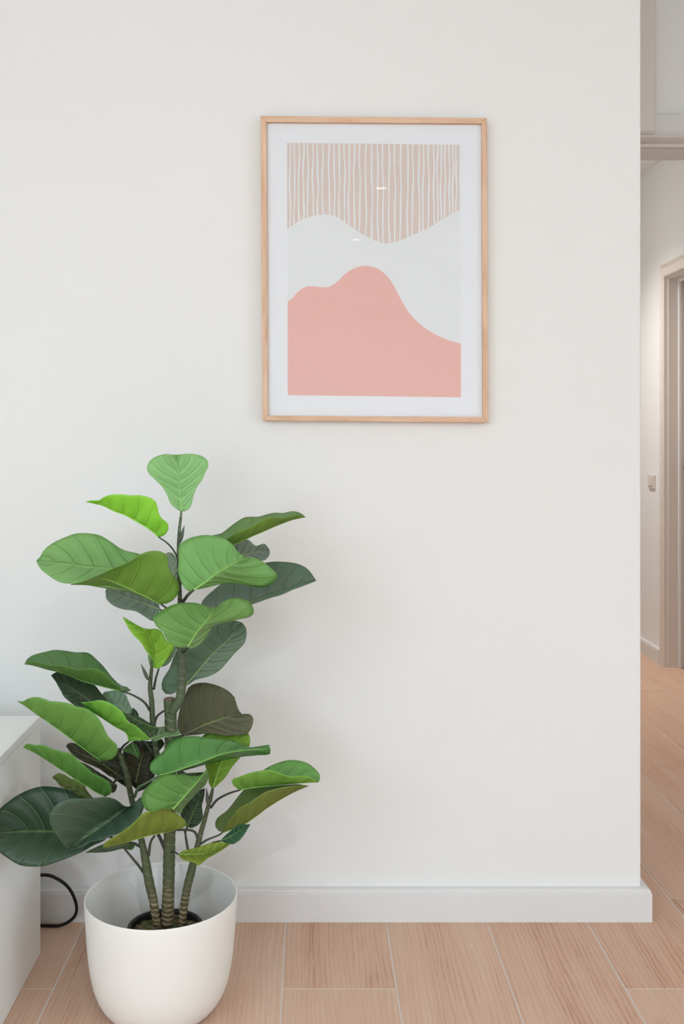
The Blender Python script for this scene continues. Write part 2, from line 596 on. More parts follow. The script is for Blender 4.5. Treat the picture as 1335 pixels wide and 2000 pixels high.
# header trim over the passage
structure(box('trim_1', WX, OPX1 + 0.1, LY - 0.016, LY, OPZ + 0.035, OPZ + 0.100, M['trim'], b=0.002), 'flat white header board over the passage')
structure(profile_run('trim_2', [(0, 0), (0.020, 0), (0.020, 0.010), (0.012, 0.016), (0.030, 0.026), (0.030, 0.034), (0, 0.034)], (WX, LY, OPZ), (OPX1, LY, OPZ), (0, -1, 0), M['hall_trim']), 'moulded edge of the passage header')
structure(box('trim_3', WX, 1.028, LY - 0.03, LY, OPZ + 0.035, H, M['strip'], b=0.012), 'shallow pier at the top of the passage')  # warm-toned box standing slightly proud of the lintel wall

# hall door: casing, jamb, stop, leaf
d1 = structure(empty('door_1', (HX, 4.47, 0)), 'white hall door set in a deep moulded frame')
CS = [(0.0, 4.944), (0.016, 4.944), (0.018, 4.938), (0.012, 4.926), (0.012, 4.920), (0.020, 4.905), (0.022, 4.882), (0.018, 4.876), (0.0, 4.875)]
DT = 1.905
v = [(HX - a, y, 0) for a, y in CS] + [(HX - a, y, DT + (y - 4.875)) for a, y in CS]
n = len(CS)
f = [(i, (i + 1) % n, n + (i + 1) % n, n + i) for i in range(n)] + [tuple(range(n)), tuple(range(2 * n - 1, n - 1, -1))]
fix_normals(mesh_obj('casing', v, f, M['hall_trim'], d1))
v = [(HX - a, y, DT + (y - 4.875)) for a, y in CS] + [(HX - a, 4.06 - (y - 4.875), DT + (y - 4.875)) for a, y in CS]
fix_normals(mesh_obj('casing', v, f, M['hall_trim'], d1))
v = [(HX - a, 4.06 - (y - 4.875), 0) for a, y in CS] + [(HX - a, 4.06 - (y - 4.875), DT + (y - 4.875)) for a, y in CS]
fix_normals(mesh_obj('casing', v, f, M['hall_trim'], d1))
box('jamb', HX + 0.002, HX + 0.14, 4.868, 4.875, 0, DT, M['hall_trim'], d1)
box('jamb', HX + 0.002, HX + 0.14, 4.06, 4.067, 0, DT, M['hall_trim'], d1)
box('jamb', HX + 0.002, HX + 0.14, 4.067, 4.868, DT - 0.007, DT, M['hall_trim'], d1)
box('door_stop', HX + 0.047, HX + 0.060, 4.852, 4.868, 0, DT - 0.007, M['trim'], d1, 0.002)
box('door_stop', HX + 0.047, HX + 0.060, 4.067, 4.083, 0, DT - 0.007, M['trim'], d1, 0.002)
box('door_stop', HX + 0.047, HX + 0.060, 4.083, 4.852, DT - 0.023, DT - 0.007, M['trim'], d1, 0.002)
leafd = box('door_leaf', HX + 0.095, HX + 0.135, 4.07, 4.865, 0.008, DT - 0.010, M['hall_trim'], d1, 0.002)
v, f = tube_data([Vector((HX + 0.095, 4.80, 0.98)), Vector((HX + 0.055, 4.80, 0.98)), Vector((HX + 0.050, 4.79, 0.98)), Vector((HX + 0.050, 4.69, 0.98))], [0.009] * 4, 10)
hd = mesh_obj('door_handle', v, f, M['dark_metal'], leafd, True)

# light switch on the hall wall
sw = empty('light_switch', (HX, 5.09, 0.90))
tag(sw, 'small pale light switch on the hall wall beside the door frame', 'light switch')
box('switch_plate', HX - 0.009, HX, 5.045, 5.135, 0.865, 0.935, M['switch'], sw, 0.002)
box('rocker', HX - 0.013, HX - 0.009, 5.062, 5.118, 0.878, 0.922, M['switch'], sw, 0.0015)

# recessed downlights: two glint in the picture glass, the hall one is added fill
for (dx, dy, lab, pw, ang) in ((0.38, -0.89, 'round recessed ceiling downlight nearest the picture', DOWNLIGHT_W, 150), (0.30, -2.30, 'round recessed ceiling downlight farthest from the picture', DOWNLIGHT_W, 150),
                      (1.00, 4.82, 'added unseen ceiling downlight brightening the hall before the door', HALL_FILL_W, 125)):
    d = empty('ceiling_downlight', (dx, dy, H))
    tag(d, lab, 'ceiling light', 'recessed downlights')
    v, f = lathe_data([(0.030, H - 0.004), (0.034, H - 0.008), (0.048, H - 0.006), (0.050, H - 0.0005), (0.030, H - 0.0005)], dx, dy, 40)
    fix_normals(mesh_obj('trim_ring', v, f, M['metal_white'], d, True))
    v, f = lathe_data([(0.0001, H - 0.003), (0.030, H - 0.003)], dx, dy, 40)
    mesh_obj('lens', v, f, M['lamp'], d, True)
    l = bpy.data.lights.new('downlight_beam', 'SPOT')
    l.energy = pw
    l.color = (0.86, 0.935, 1.0) if dy < 3 else (0.97, 0.95, 0.92)
    l.spot_size = math.radians(ang)
    l.spot_blend = 1.0
    l.shadow_soft_size = 0.05
    lo = bpy.data.objects.new('downlight_beam', l)
    COL.objects.link(lo)
    lo.parent = d
    lo.location = (0, 0, -0.02)

# ------------------------------------------------------------------ framed print
FY = 2.291       # front face of the frame
o_ = [(508.3, 226.0), (950.4, 230.0), (953.0, 825.4), (512.4, 821.4)]     # outer corners TL TR BR BL
i_ = [(520.0, 238.2), (940.4, 241.2), (942.6, 814.4), (522.9, 811.6)]
def wp(p, y):   # the frame hangs flat on the wall: pixel to point at the front plane, pushed back to depth y
    q = at(p[0], p[1], FY)
    return Vector((q.x, y, q.z))
pic = empty('picture_frame', (at(731, 820, FY).x, WY, at(731, 822, FY).z))
tag(pic, 'light oak framed abstract print with striped sky and salmon hill', 'picture')
for k, mat in ((0, 'oak_x'), (1, 'oak_z'), (2, 'oak_x'), (3, 'oak_z')):
    a, b = k, (k + 1) % 4
    v = [wp(o_[a], FY + 0.0012), wp(o_[b], FY + 0.0012), wp(i_[b], FY), wp(i_[a], FY)]
    v = [wp(o_[a], FY), wp(o_[b], FY), wp(i_[b], FY), wp(i_[a], FY)] + [wp(o_[a], WY - 0.001), wp(o_[b], WY - 0.001), wp(i_[b], WY - 0.006), wp(i_[a], WY - 0.006)]
    f = [(0, 1, 2, 3), (7, 6, 5, 4), (0, 4, 5, 1), (3, 2, 6, 7), (0, 3, 7, 4), (1, 5, 6, 2)]
    ro = fix_normals(mesh_obj('frame_rail', v, f, M[mat], pic))
    bv = ro.modifiers.new('soft_edge', 'BEVEL'); bv.width = 0.0012; bv.segments = 2
def flat(name, poly, y, mat, parent, th=0.0006):
    v = [wp(p, y) for p in poly] + [wp(p, y + th) for p in poly]
    n = len(poly)
    f = [tuple(range(n)), tuple(range(2 * n - 1, n - 1, -1))] + [(i, n + i, n + (i + 1) % n, (i + 1) % n) for i in range(n)]
    return fix_normals(mesh_obj(name, v, f, mat, parent))
GY = FY + 0.007
mid_in = [(517, 235), (943, 238), (945, 817), (520, 815)]
flat('glass_pane', mid_in, GY, M['glass'], pic, 0.0015)
sheet = flat('paper_sheet', mid_in, GY + 0.004, M['paper'], pic, 0.001)
flat('backing_board', mid_in, GY + 0.0052, M['black_plastic'], pic, 0.003)
PTL, PTR, PBR, PBL = (560.3, 276.2), (900.6, 280.0), (900.7, 775.6), (561.4, 771.2)
flat('pale_field', [PTL, PTR, PBR, PBL], GY + 0.0036, M['print_pale'], sheet, 0.0003)
Z1 = lambda x, y: (x / 2.902 + 500, y / 2.902 + 210)
Z2 = lambda x, y: (x / 2.902 + 500, y / 2.902 + 500)
wave = [(175, 687), (230, 645), (300, 615), (390, 600), (450, 612), (510, 650), (560, 686), (620, 722), (680, 751), (735, 765), (790, 755), (850, 735), (920, 705), (990, 670), (1060, 627), (1110, 597), (1163, 572)]
wave = [(q.x, q.y) for q in catmull([Vector((*Z1(*p), 0)) for p in wave], 60)]
def wave_y(x):
    for a, b in zip(wave, wave[1:]):
        if a[0] <= x <= b[0]:
            return a[1] + (b[1] - a[1]) * (x - a[0]) / (b[0] - a[0])
    return wave[0][1] if x < wave[0][0] else wave[-1][1]
flat('beige_field', [PTL] + [PTR] + wave[::-1], GY + 0.0033, M['print_beige'], sheet, 0.0003)
# hand-drawn white lines running down the beige field
v, f = [], []
tops = [192, 218, 242, 268, 292, 320, 348, 376, 412, 442, 472, 500, 528, 556, 588, 622, 656, 688, 718, 754, 786, 822, 862, 890, 924, 950, 978, 1008, 1030, 1050, 1074, 1096, 1118, 1136, 1160]
rs = random.Random(3)
for k, tx in enumerate(tops):
    x0 = Z1(tx, 0)[0]
    ph1, ph2 = rs.uniform(0, 6.28), rs.uniform(0, 6.28)
    dr = rs.uniform(-1.3, 1.3)
    yt = 276.2 + (x0 - 560.3) * 0.0112
    N = 16
    yb = wave_y(x0) + 0.3
    for _ in range(3):
        yb = wave_y(min(900.0, x0 + dr)) + 0.3
    st = len(v)
    for j in range(N + 1):
        t = j / N
        y = yt + (yb - yt) * t
        x = x0 + dr * t + 0.75 * math.sin(ph1 + t * 7.5) + 0.45 * math.sin(ph2 + t * 15)
        x = min(899.2, max(562.0, x))
        w = 1.45 + 0.25 * math.sin(ph2 + t * 9)
        v += [wp((x - w, y), GY + 0.0030), wp((x + w, y), GY + 0.0030)]
    for j in range(N):
        f.append((st + 2 * j, st + 2 * j + 1, st + 2 * j + 3, st + 2 * j + 2))
wl = mesh_obj('white_lines', v, f, M['print_line'], sheet)
wl['kind'] = 'stuff'
hill = [(178, 256), (205, 234), (240, 196), (270, 175), (310, 166), (360, 172), (405, 173), (450, 150), (500, 102), (550, 68), (600, 53), (640, 52), (690, 68), (740, 106), (780, 162), (820, 238), (870, 320), (930, 382), (1000, 432), (1080, 470), (1163, 495)]
hill = [(q.x, q.y) for q in catmull([Vector((*Z2(*p), 0)) for p in hill], 70)]
flat('salmon_hill', hill + [PBR, PBL], GY + 0.0032, M['print_pink'], sheet, 0.0003)

# ------------------------------------------------------------------ cabinet and cable
CX, CY1, CY0, CTOP = -0.587, 2.16, 1.70, 0.514
cab = empty('cabinet', (CX - 0.6, (CY0 + CY1) / 2, 0))
tag(cab, 'low white cabinet cut off at the left beside the plant', 'cabinet')
box('top_panel', CX - 1.2, CX, CY0, CY1, CTOP - 0.018, CTOP, M['cabinet'], cab, 0.0012)
box('side_panel', CX - 0.018, CX, CY0 + 0.02, CY1, 0.0, CTOP - 0.0188, M['cabinet'], cab, 0.0010)
box('side_panel', CX - 1.2, CX - 1.182, CY0 + 0.02, CY1, 0.0, CTOP - 0.0188, M['cabinet'], cab, 0.0010)
box('back_panel', CX - 1.182, CX - 0.018, CY1 - 0.012, CY1 - 0.004, 0.03, CTOP - 0.0188, M['cabinet'], cab)
box('bottom_panel', CX - 1.182, CX - 0.018, CY0 + 0.02, CY1 - 0.012, 0.03, 0.048, M['cabinet'], cab)
for k in (0, 1):
    dr_ = box('door', CX - 1.198 + k * 0.6, CX - 0.602 + k * 0.6, CY0, CY0 + 0.018, 0.03, CTOP - 0.021, M['cabinet'], cab, 0.0012)
cp = [(60, 1712, 2.235), (78, 1709, 2.235), (100, 1711, 2.236), (125, 1725, 2.24), (140, 1743, 2.246), (149, 1768, 2.254), (147, 1787, 2.262), (133, 1801, 2.271), (112, 1808, 2.274), (80, 1807.5, 2.276), (50, 1807, 2.276)]
pts = catmull([at(*p) for p in cp], 60)
for p in pts:
    p.z = max(p.z, 0.0042)
v, f = tube_data(pts, [0.0036] * len(pts), 10)
tag(mesh_obj('power_cable', v, f, M['cable'], None, True, origin=pts[-1]), 'black cable looping out from behind the white cabinet', 'cable')

# ------------------------------------------------------------------ planter
PCX, PCY = (315 - VX) * 1.95 / F, 1.95
prof = [(0.0001, 0.0), (0.078, 0.0), (0.092, 0.003), (0.104, 0.011), (0.115, 0.024), (0.124, 0.040), (0.131, 0.060), (0.1365, 0.085), (0.140, 0.112), (0.143, 0.145), (0.1455, 0.185), (0.1478, 0.222),
        (0.1474, 0.2244), (0.1462, 0.2252), (0.1448, 0.2244), (0.1440, 0.221), (0.1415, 0.182), (0.139, 0.145), (0.136, 0.112), (0.1325, 0.086), (0.127, 0.062), (0.119, 0.042), (0.109, 0.027), (0.098, 0.016), (0.085, 0.009), (0.0001, 0.008)]
v, f = lathe_data(prof, PCX, PCY, 96)
pot = fix_normals(mesh_obj('planter', v, f, M['planter'], None, True, origin=(PCX, PCY, 0)))
tag(pot, 'large round matte white planter holding the fig plant', 'planter')

# ------------------------------------------------------------------ fig plant
IX, IY = at(322, 1800, 1.95).x, 1.95
plant = empty('fiddle_leaf_fig', (IX, IY, 0.008))
tag(plant, 'artificial fig plant with broad green leaves on three ringed stems in planter', 'plant')
prof = [(0.0001, 0.009), (0.056, 0.009), (0.070, 0.155), (0.073, 0.156), (0.073, 0.162), (0.0685, 0.1625), (0.0675, 0.158), (0.064, 0.140)]
v, f = lathe_data(prof, IX, IY, 56)
fix_normals(mesh_obj('inner_pot', v, f, M['black_plastic'], plant, True))
v, f = [], []
NR, NS = 10, 48
for i in range(NR + 1):
    for k in range(NS):
        r = 0.0675 * i / NR
        a = 2 * math.pi * k / NS
        x, y = r * math.cos(a), r * math.sin(a)
        z = 0.151 + 0.010 * mnoise.noise(Vector((x * 70, y * 70, 0))) + 0.006 * mnoise.noise(Vector((x * 190, y * 190, 3))) - 0.004 * (i / NR) ** 2
        v.append((IX + x, IY + y, z))
for i in range(NR):
    for k in range(NS):
        f.append((i * NS + k, i * NS + (k + 1) % NS, (i + 1) * NS + (k + 1) % NS, (i + 1) * NS + k))
mo = mesh_obj('moss', v, f, M['moss'], plant, True)
mo['kind'] = 'stuff'
v, f = [], []
for k in range(26):
    a, r = R.uniform(0, 6.28), 0.06 * math.sqrt(R.random())
    p = Vector((IX + r * math.cos(a), IY + r * math.sin(a), 0.158 + R.uniform(-0.004, 0.005)))
    d = Vector((R.uniform(-1, 1), R.uniform(-1, 1), R.uniform(-0.25, 0.25))).normalized() * R.uniform(0.006, 0.013)
    vv, ff = tube_data([p - d, p + d * 0.2, p + d], [0.001, 0.0024, 0.0012], 5)
    f += [tuple(i + len(v) for i in q) for q in ff]
    v += vv
ch = mesh_obj('bark_chips', v, f, M['chip'], plant)
ch['kind'] = 'stuff'

AX = 1.95
def px3(p):
    return at(p[0], p[1], AX + p[2])
def stem(name, pts, mat='bark', ringed=True, seg=14, n=None, smooth=True, parent=None):
    """pts: (px, py, depth offset, width in px)"""
    P = [px3(p) for p in pts]
    N = n or max(8, int(sum((a - b).length for a, b in zip(P, P[1:])) / 0.004))
    C = catmull(P, N)
    # radius resampled by arc length of control points
    L = [0]
    for a, b in zip(P, P[1:]):
        L.append(L[-1] + (b - a).length)
    rad = []
    for i in range(N + 1):
        s = L[-1] * i / N
        k = 0
        while k < len(L) - 2 and L[k + 1] < s:
            k += 1
        w = (s - L[k]) / max(1e-6, L[k + 1] - L[k])
        px = pts[k][3] + (pts[k + 1][3] - pts[k][3]) * min(1, max(0, w))
        r = px / 2 * AX / F
        if ringed:
            ph = (s / 0.0155) % 1.0
            r *= 1.0 + 0.07 * math.exp(-((ph - 0.5) / 0.12) ** 2) + 0.02 * mnoise.noise(C[i] * 60)
        rad.append(r)
    v, f = tube_data(C, rad, seg)
    return mesh_obj(name, v, f, M[mat], parent or plant, smooth)

stem('trunk', [(326, 1806, 0, 25), (327, 1785, 0, 25), (329, 1730, 0, 23), (330, 1680, 0, 23), (331, 1626, 0, 23), (332, 1540, 0, 23), (333, 1460, 0, 23), (333, 1400, 0, 24), (331, 1366, 0, 24)])
stem('branch', [(336, 1392, -0.010, 15), (342, 1380, -0.012, 18), (350, 1368, -0.010, 18), (354, 1346, -0.004, 18), (355, 1300, 0, 18), (354, 1262, 0, 18), (352, 1215, 0, 13), (351, 1160, 0, 8), (349, 1110, 0, 7), (348, 1070, 0, 6), (350, 1035, 0, 6), (353, 1010, 0, 5)])
v, f = lathe_data([(0.0001, 0), (0.0095, 0.0005), (0.0118, -0.001)], 0, 0, 20)
pc = px3((331, 1365, 0))
v = [Vector(q) + pc + Vector((0, 0, 0.0012)) for q in v]
mesh_obj('cut_end', v, f, M['cut'], plant)
stem('stem', [(307, 1806, -0.012, 15), (303, 1785, -0.012, 16), (299, 1758, -0.012, 17), (291, 1722, -0.01, 18), (284, 1680, -0.008, 16), (277, 1645, -0.004, 12), (266, 1600, 0, 11), (256, 1556, 0, 11), (248, 1516, 0, 11), (238, 1486, 0, 10), (231, 1462, 0, 7)])
stem('stem', [(355, 1806, -0.006, 15), (357, 1785, -0.006, 16), (361, 1758, -0.006, 16), (366, 1730, -0.006, 16), (374, 1700, -0.006, 16), (382, 1666, -0.006, 12), (391, 1630, -0.004, 10), (399, 1602, 0, 9), (406, 1576, 0, 8), (411, 1556, 0, 6), (415, 1540, 0, 5)])
stem('branch', [(326, 1560, 0.008, 14), (314, 1510, 0.012, 12), (303, 1455, 0.012, 11), (298, 1410, 0.01, 11), (296, 1370, 0.01, 10), (293, 1342, 0.01, 9), (295, 1315, 0.01, 7), (298, 1290, 0.008, 6)])

NL, NC = 26, 7
def leaf(L, Mi, Rr, tint, yb, yt, dl, dr, pet=None, petw=4.0, petmat='petiole', arch=0.0, cl=0.5, cr=0.5, under=False):
    """L / Mi / Rr: left margin, midrib, right margin from base to tip (pixels); y..: depths; under swaps the faces"""
    if under:
        L, Rr, dl, dr, cl, cr = Rr, L, dr, dl, cr, cl
    b, t = Mi[0], Mi[-1]
    def fix(E):
        E = list(E)
        if E[0] != b: E = [b] + E
        if E[-1] != t: E = E + [t]
        return catmull([Vector((p[0], p[1], 0)) for p in E], NL)
    cL, cM, cR = fix(L), catmull([Vector((p[0], p[1], 0)) for p in Mi], NL), fix(Rr)
    V, UV = [], []
    for i in range(NL + 1):
        s = i / NL
        prof = math.sin(math.pi * min(1, max(0, s))) ** 0.65 if 0 < s < 1 else 0.0
        ym = yb + (yt - yb) * s + arch * math.sin(math.pi * s)
        row = []
        for k in range(-NC, NC + 1):
            q = abs(k) / NC
            e, d, c = (cL[i], dl, cl) if k < 0 else (cR[i], dr, cr)
            p = cM[i].lerp(e, q)
            yy = ym + d * prof * (q + c * q * (1 - q))
            # soft quilting between the side veins
            yy += 0.0024 * math.sin((s * 6.5 - 1.1 * q ** 1.25) * 2 * math.pi) * math.sin(math.pi * q) * (1 if abs(d) < 0.2 else 0.5)
            V.append(px3((p.x, p.y, yy)))
            UV.append((0.5 + 0.5 * k / NC, s))
    W = 2 * NC + 1
    Fc = []
    for i in range(NL):
        for k in range(W - 1):
            # outward normal = upper face of the leaf
            Fc.append((i * W + k, i * W + k + 1, (i + 1) * W + k + 1, (i + 1) * W + k))
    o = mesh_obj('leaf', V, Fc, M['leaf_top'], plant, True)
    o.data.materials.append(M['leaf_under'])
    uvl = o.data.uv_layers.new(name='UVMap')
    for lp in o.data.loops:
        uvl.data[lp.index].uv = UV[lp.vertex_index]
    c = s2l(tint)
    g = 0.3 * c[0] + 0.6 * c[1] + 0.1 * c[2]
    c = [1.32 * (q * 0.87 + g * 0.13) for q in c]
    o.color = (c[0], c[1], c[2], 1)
    sm = o.modifiers.new('thickness', 'SOLIDIFY')
    sm.thickness = 0.0011
    sm.offset = 0.0
    sm.material_offset = 1
    sm.use_rim = True
    mid = [px3((cM[i].x, cM[i].y, yb + (yt - yb) * i / NL + arch * math.sin(math.pi * i / NL))) for i in range(NL + 1)]
    vv, ff = tube_data(mid, [0.0016 * (1 - 0.75 * i / NL) for i in range(NL + 1)], 6)
    mr = mesh_obj('midrib', vv, ff, M['midrib'], o, True)
    mr.color = o.color
    if pet:
        P = [(b[0], b[1], yb)] + list(pet)
        C = catmull([px3(p) for p in P], 14)
        w0 = petw / 2 * AX / F
        vv, ff = tube_data(C, [w0 * (0.85 + 0.5 * i / 14) for i in range(15)], 8)
        mesh_obj('petiole', vv, ff, M[petmat], o, True)
    return o

def tile(ox, oy, s=5.0):
    return lambda *pts: [(ox + x / s, oy + y / s) for x, y in pts]
A, B, C_, D, E = tile(150, 870), tile(380, 970), tile(60, 1020), tile(230, 1130), tile(30, 1250)
Ff, Gg, Hh, I, J, K = tile(250, 1280), tile(0, 1450), tile(200, 1450), tile(380, 1420), tile(160, 1340, 6.675), tile(220, 1600)
def behind(E_, Mi, k, dy):
    """far half of a folded leaf: the near margin drawn in towards the midrib"""
    cE = catmull([Vector((p[0], p[1], 0)) for p in E_], 12)
    cM = catmull([Vector((p[0], p[1], 0)) for p in Mi], 12)
    return [Mi[0]] + [((m + (e - m) * k).x, (m + (e - m) * k).y + dy) for e, m in zip(cE[1:-1], cM[1:-1])] + [Mi[-1]]

# --- crown
leaf(A((1020,645),(960,610),(910,560),(880,480),(830,400),(760,330),(700,270),(685,220),(705,160),(770,110),(860,85),(920,90),(970,92)),
     A((1020,645),(1010,500),(1000,350),(990,200),(970,92)),
     A((1020,645),(1075,635),(1115,590),(1135,500),(1170,410),(1225,330),(1250,270),(1283,200),(1270,140),(1210,100),(1120,83),(1020,86),(970,92)),
     (138, 186, 116), 0.0, 0.05, -0.02, -0.012, [(352, 1015, 0), (350, 1040, 0)], 5, 'petiole_green')
m = A((800,895),(740,840),(650,780),(560,730),(470,680),(360,640),(260,590),(180,570),(90,550))
e = A((800,895),(850,880),(890,830),(895,780),(865,740),(815,700),(795,640),(775,560),(735,520),(680,500),(600,485),(540,490),(470,482),(380,478),(300,490),(240,520),(210,540),(150,535),(90,550))
leaf(e, m, behind(e, m, 0.7, 0), (132, 204, 52), 0.0, -0.05, -0.025, 0.07, [(330, 1064, 0), (344, 1084, 0), (349, 1104, 0)], 3.2)
leaf(C_((1260,500),(1100,640),(900,660),(700,630),(520,610),(400,600),(280,585),(160,510),(90,450),(55,378)),
     C_((1260,500),(1050,480),(900,465),(740,450),(560,438),(400,412),(220,392),(55,378)),
     C_((1260,500),(1220,380),(1050,308),(900,270),(780,190),(680,130),(560,108),(440,110),(340,145),(220,200),(130,270),(90,340),(55,378)),
     (126, 172, 96), 0.03, 0.0, -0.05, 0.05, [(335, 1130, 0.02), (349, 1145, 0)], 4)
m = [(314,1180),(286,1166),(260,1154),(234,1142),(210,1133),(190,1130),(170,1134),(138,1142)]
e = [(314,1180),(330,1177),(344,1166),(350,1150),(347,1134),(338,1124),(329,1110),(327,1092),(322,1080),(306,1076),(290,1077),(274,1083),(255,1096),(235,1104),(215,1113),(195,1122),(180,1128),(165,1135),(138,1142)]
leaf(e, m, [(314,1180),(296,1173),(260,1159),(230,1152),(208,1149),(190,1146),(172,1143),(152,1142),(138,1142)],
     (98, 146, 58), -0.03, -0.09, -0.035, 0.05, [(328, 1190, -0.02), (342, 1205, -0.005), (350, 1222, 0)], 4)
leaf([(312,1190),(300,1213),(276,1200),(262,1193),(240,1190),(220,1182),(208,1170),(206,1155)], [(312,1190),(270,1175),(235,1162),(206,1155)],
     [(312,1190),(305,1160),(280,1135),(240,1128),(216,1136),(206,1155)], (118, 134, 120), 0.05, 0.12, -0.03, 0.05, [(330, 1205, 0.03), (350, 1225, 0.005)], 4)  # dark leaf; the sky's sheen on it is put into the grey tint
leaf([(347,1150),(326,1130),(318,1100),(325,1080),(336,1080)], [(347,1150),(338,1115),(336,1080)], [(347,1150),(352,1120),(348,1095),(336,1080)], (150, 162, 148), 0.02, 0.10, 0.0, 0.0)
leaf(B((250,460),(190,440),(150,400),(190,375),(260,360),(340,300),(420,240),(500,200),(620,198),(700,175),(780,158),(860,162),(950,142),(1020,155),(1060,178),(1080,200)),
     B((250,470),(380,465),(480,425),(560,385),(660,345),(760,300),(860,260),(960,225),(1080,200)),
     B((250,470),(280,420),(330,395),(420,345),(520,305),(600,260),(680,215),(780,200),(880,205),(960,180),(1020,180),(1080,200)),
     (104, 142, 66), 0.03, 0.0, 0.08, -0.03, [(410, 1085, 0.02), (375, 1110, 0.01), (350, 1130, 0)], 4)
leaf([(378,1152),(368,1155),(358,1146),(354,1138),(347,1115),(349,1098),(348,1078),(350,1064),(360,1056),(376,1049),(400,1045),(420,1047),(440,1052),(456,1066),(464,1078),(478,1087)],
     [(378,1152),(402,1136),(424,1119),(456,1101),(478,1087)],
     [(378,1152),(392,1150),(410,1146),(438,1139),(464,1140),(488,1144),(508,1147),(524,1144),(538,1134),(542,1124),(532,1112),(512,1096),(496,1089),(478,1087)],
     (118, 172, 88), -0.14, -0.05, 0.045, 0.12, [(366, 1163, -0.03), (354, 1180, 0)], 5)
leaf([(440,1085),(455,1062),(482,1054),(495,1064),(502,1066),(516,1062),(525,1072)], [(440,1085),(480,1082),(525,1072)], [(440,1085),(470,1100),(505,1096),(520,1092),(527,1080),(525,1072)],
     (128, 138, 126), 0.06, 0.15, 0.02, -0.01, [(400, 1105, 0.04), (352, 1140, 0)], 4)
leaf(B((150,1110),(70,1090),(60,1045),(110,980),(200,900),(330,800),(500,700),(700,645),(800,635),(900,640),(1000,655),(1080,690),(1130,735),(1165,790),(1185,820)),
     B((150,1110),(400,1060),(560,1030),(760,955),(950,890),(1080,840),(1185,820)),
     B((150,1110),(350,1100),(560,1050),(740,988),(850,957),(960,906),(1080,864),(1185,820)),
     (92, 118, 96), 0.03, 0.04, 0.10, -0.03, [(384, 1200, 0.02), (354, 1215, 0)], 4)
leaf(D((680,670),(600,672),(540,645),(470,590),(440,520),(380,470),(345,400),(345,370),(430,310),(540,255),(640,235),(760,240),(850,265),(920,287),(955,280)),
     D((680,670),(760,540),(840,440),(900,365),(955,280)),
     D((680,670),(700,690),(760,672),(830,612),(890,522),(930,455),(1000,430),(1150,400),(1270,380),(1320,350),(1330,310),(1290,230),(1220,200),(1140,188),(1060,208),(955,280)),
     (112, 158, 72), -0.15, -0.07, 0.04, 0.10, [(364, 1266, -0.07), (356, 1274, 0)], 6)
leaf(D((400,878),(350,870),(340,790),(270,700),(230,630),(150,550),(90,460),(50,375)), D((400,878),(352,790),(332,640),(280,520),(160,440),(50,375)),
     D((400,878),(440,840),(550,665),(470,600),(430,520),(370,490),(290,500),(200,465),(110,418),(50,375)),
     (128, 186, 48), -0.01, -0.05, -0.02, 0.02, [(304, 1326, 0.0), (300, 1346, 0.01)], 4, under=True)
leaf(D((300,740),(312,850),(340,830)), D((420,860),(400,800),(330,740)), D((420,860),(470,850),(520,800),(575,670),(480,660),(380,700)), (128, 160, 124), 0.02, 0.04, 0.0, 0.0)
leaf(D((660,1045),(560,1112),(490,1135),(440,1100),(425,1040),(450,960),(500,890),(540,780),(600,660),(720,540),(900,440),(1080,400),(1210,430)),
     D((660,1045),(800,880),(930,730),(1060,610),(1210,430)),
     D((660,1045),(700,1030),(760,990),(900,950),(1000,890),(1080,800),(1150,720),(1230,640),(1255,560),(1250,480),(1210,430)),
     (102, 126, 102), 0.03, 0.09, 0.02, 0.0, [(357, 1352, 0.01), (354, 1358, 0)], 4)
leaf(Ff((540,785),(480,720),(490,600),(520,480),(560,390),(585,320),(640,280),(740,265),(820,280),(900,305),(980,350),(1040,410),(1055,470),(1090,560),(1110,575)),
     Ff((540,785),(680,710),(850,640),(1000,595),(1110,575)),
     Ff((540,785),(650,778),(800,762),(950,785),(1100,775),(1170,760),(1210,690),(1222,620),(1190,575),(1110,575)),
     (92, 94, 84), 0.04, 0.07, 0.06, -0.02, [(345, 1440, 0.02), (335, 1450, 0)], 5, under=True)
# --- left side
m = E((1040,500),(920,470),(780,435),(640,395),(560,360),(430,315),(300,285),(180,250),(90,235))
leaf(E((1040,500),(1010,450),(930,390),(870,320),(790,280),(700,275),(620,290),(530,265),(430,245),(350,245),(260,225),(150,203),(90,235)), m,
     E((1040,500),(1130,503),(1080,455),(1020,440),(930,350),(870,270),(790,190),(710,125),(590,122),(480,105),(380,98),(300,115),(180,145),(120,180),(90,235)),
     (86, 132, 66), 0.0, -0.04, -0.03, 0.08, [(260, 1358, 0), (281, 1371, 0), (293, 1388, 0.008)], 4)
leaf(E((900,720),(780,720),(620,660),(490,570),(440,490),(390,400),(350,345)), E((900,720),(680,560),(500,440),(350,345)), E((900,720),(900,610),(830,510),(760,430),(600,340),(420,310),(350,345)),
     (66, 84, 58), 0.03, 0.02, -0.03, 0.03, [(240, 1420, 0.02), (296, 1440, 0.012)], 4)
m = E((1110,990),(1080,905),(970,842),(840,757),(740,692),(640,610))
e = E((1110,990),(1240,978),(1320,970),(1250,905),(1180,840),(1100,800),(1050,710),(980,650),(900,605),(820,588),(720,605),(640,610))
leaf(e, m, behind(e, m, 0.5, 0), (104, 172, 64), -0.05, -0.10, -0.03, 0.06, [(240, 1458, -0.02), (233, 1470, 0)], 4)
m = E((835,1180),(740,1110),(600,1010),(470,910),(330,810),(200,720),(90,640),(22,600))
e = E((835,1180),(930,1168),(980,1130),(1002,1070),(985,1020),(930,970),(890,920),(850,830),(790,740),(700,670),(600,650),(540,625),(440,605),(330,598),(280,575),(210,557),(140,565),(80,600),(22,600))
leaf(e, m, behind(e, m, 0.6, 0), (98, 152, 76), -0.05, -0.12, -0.03, 0.06, [(212, 1492, -0.03), (236, 1500, 0)], 4)
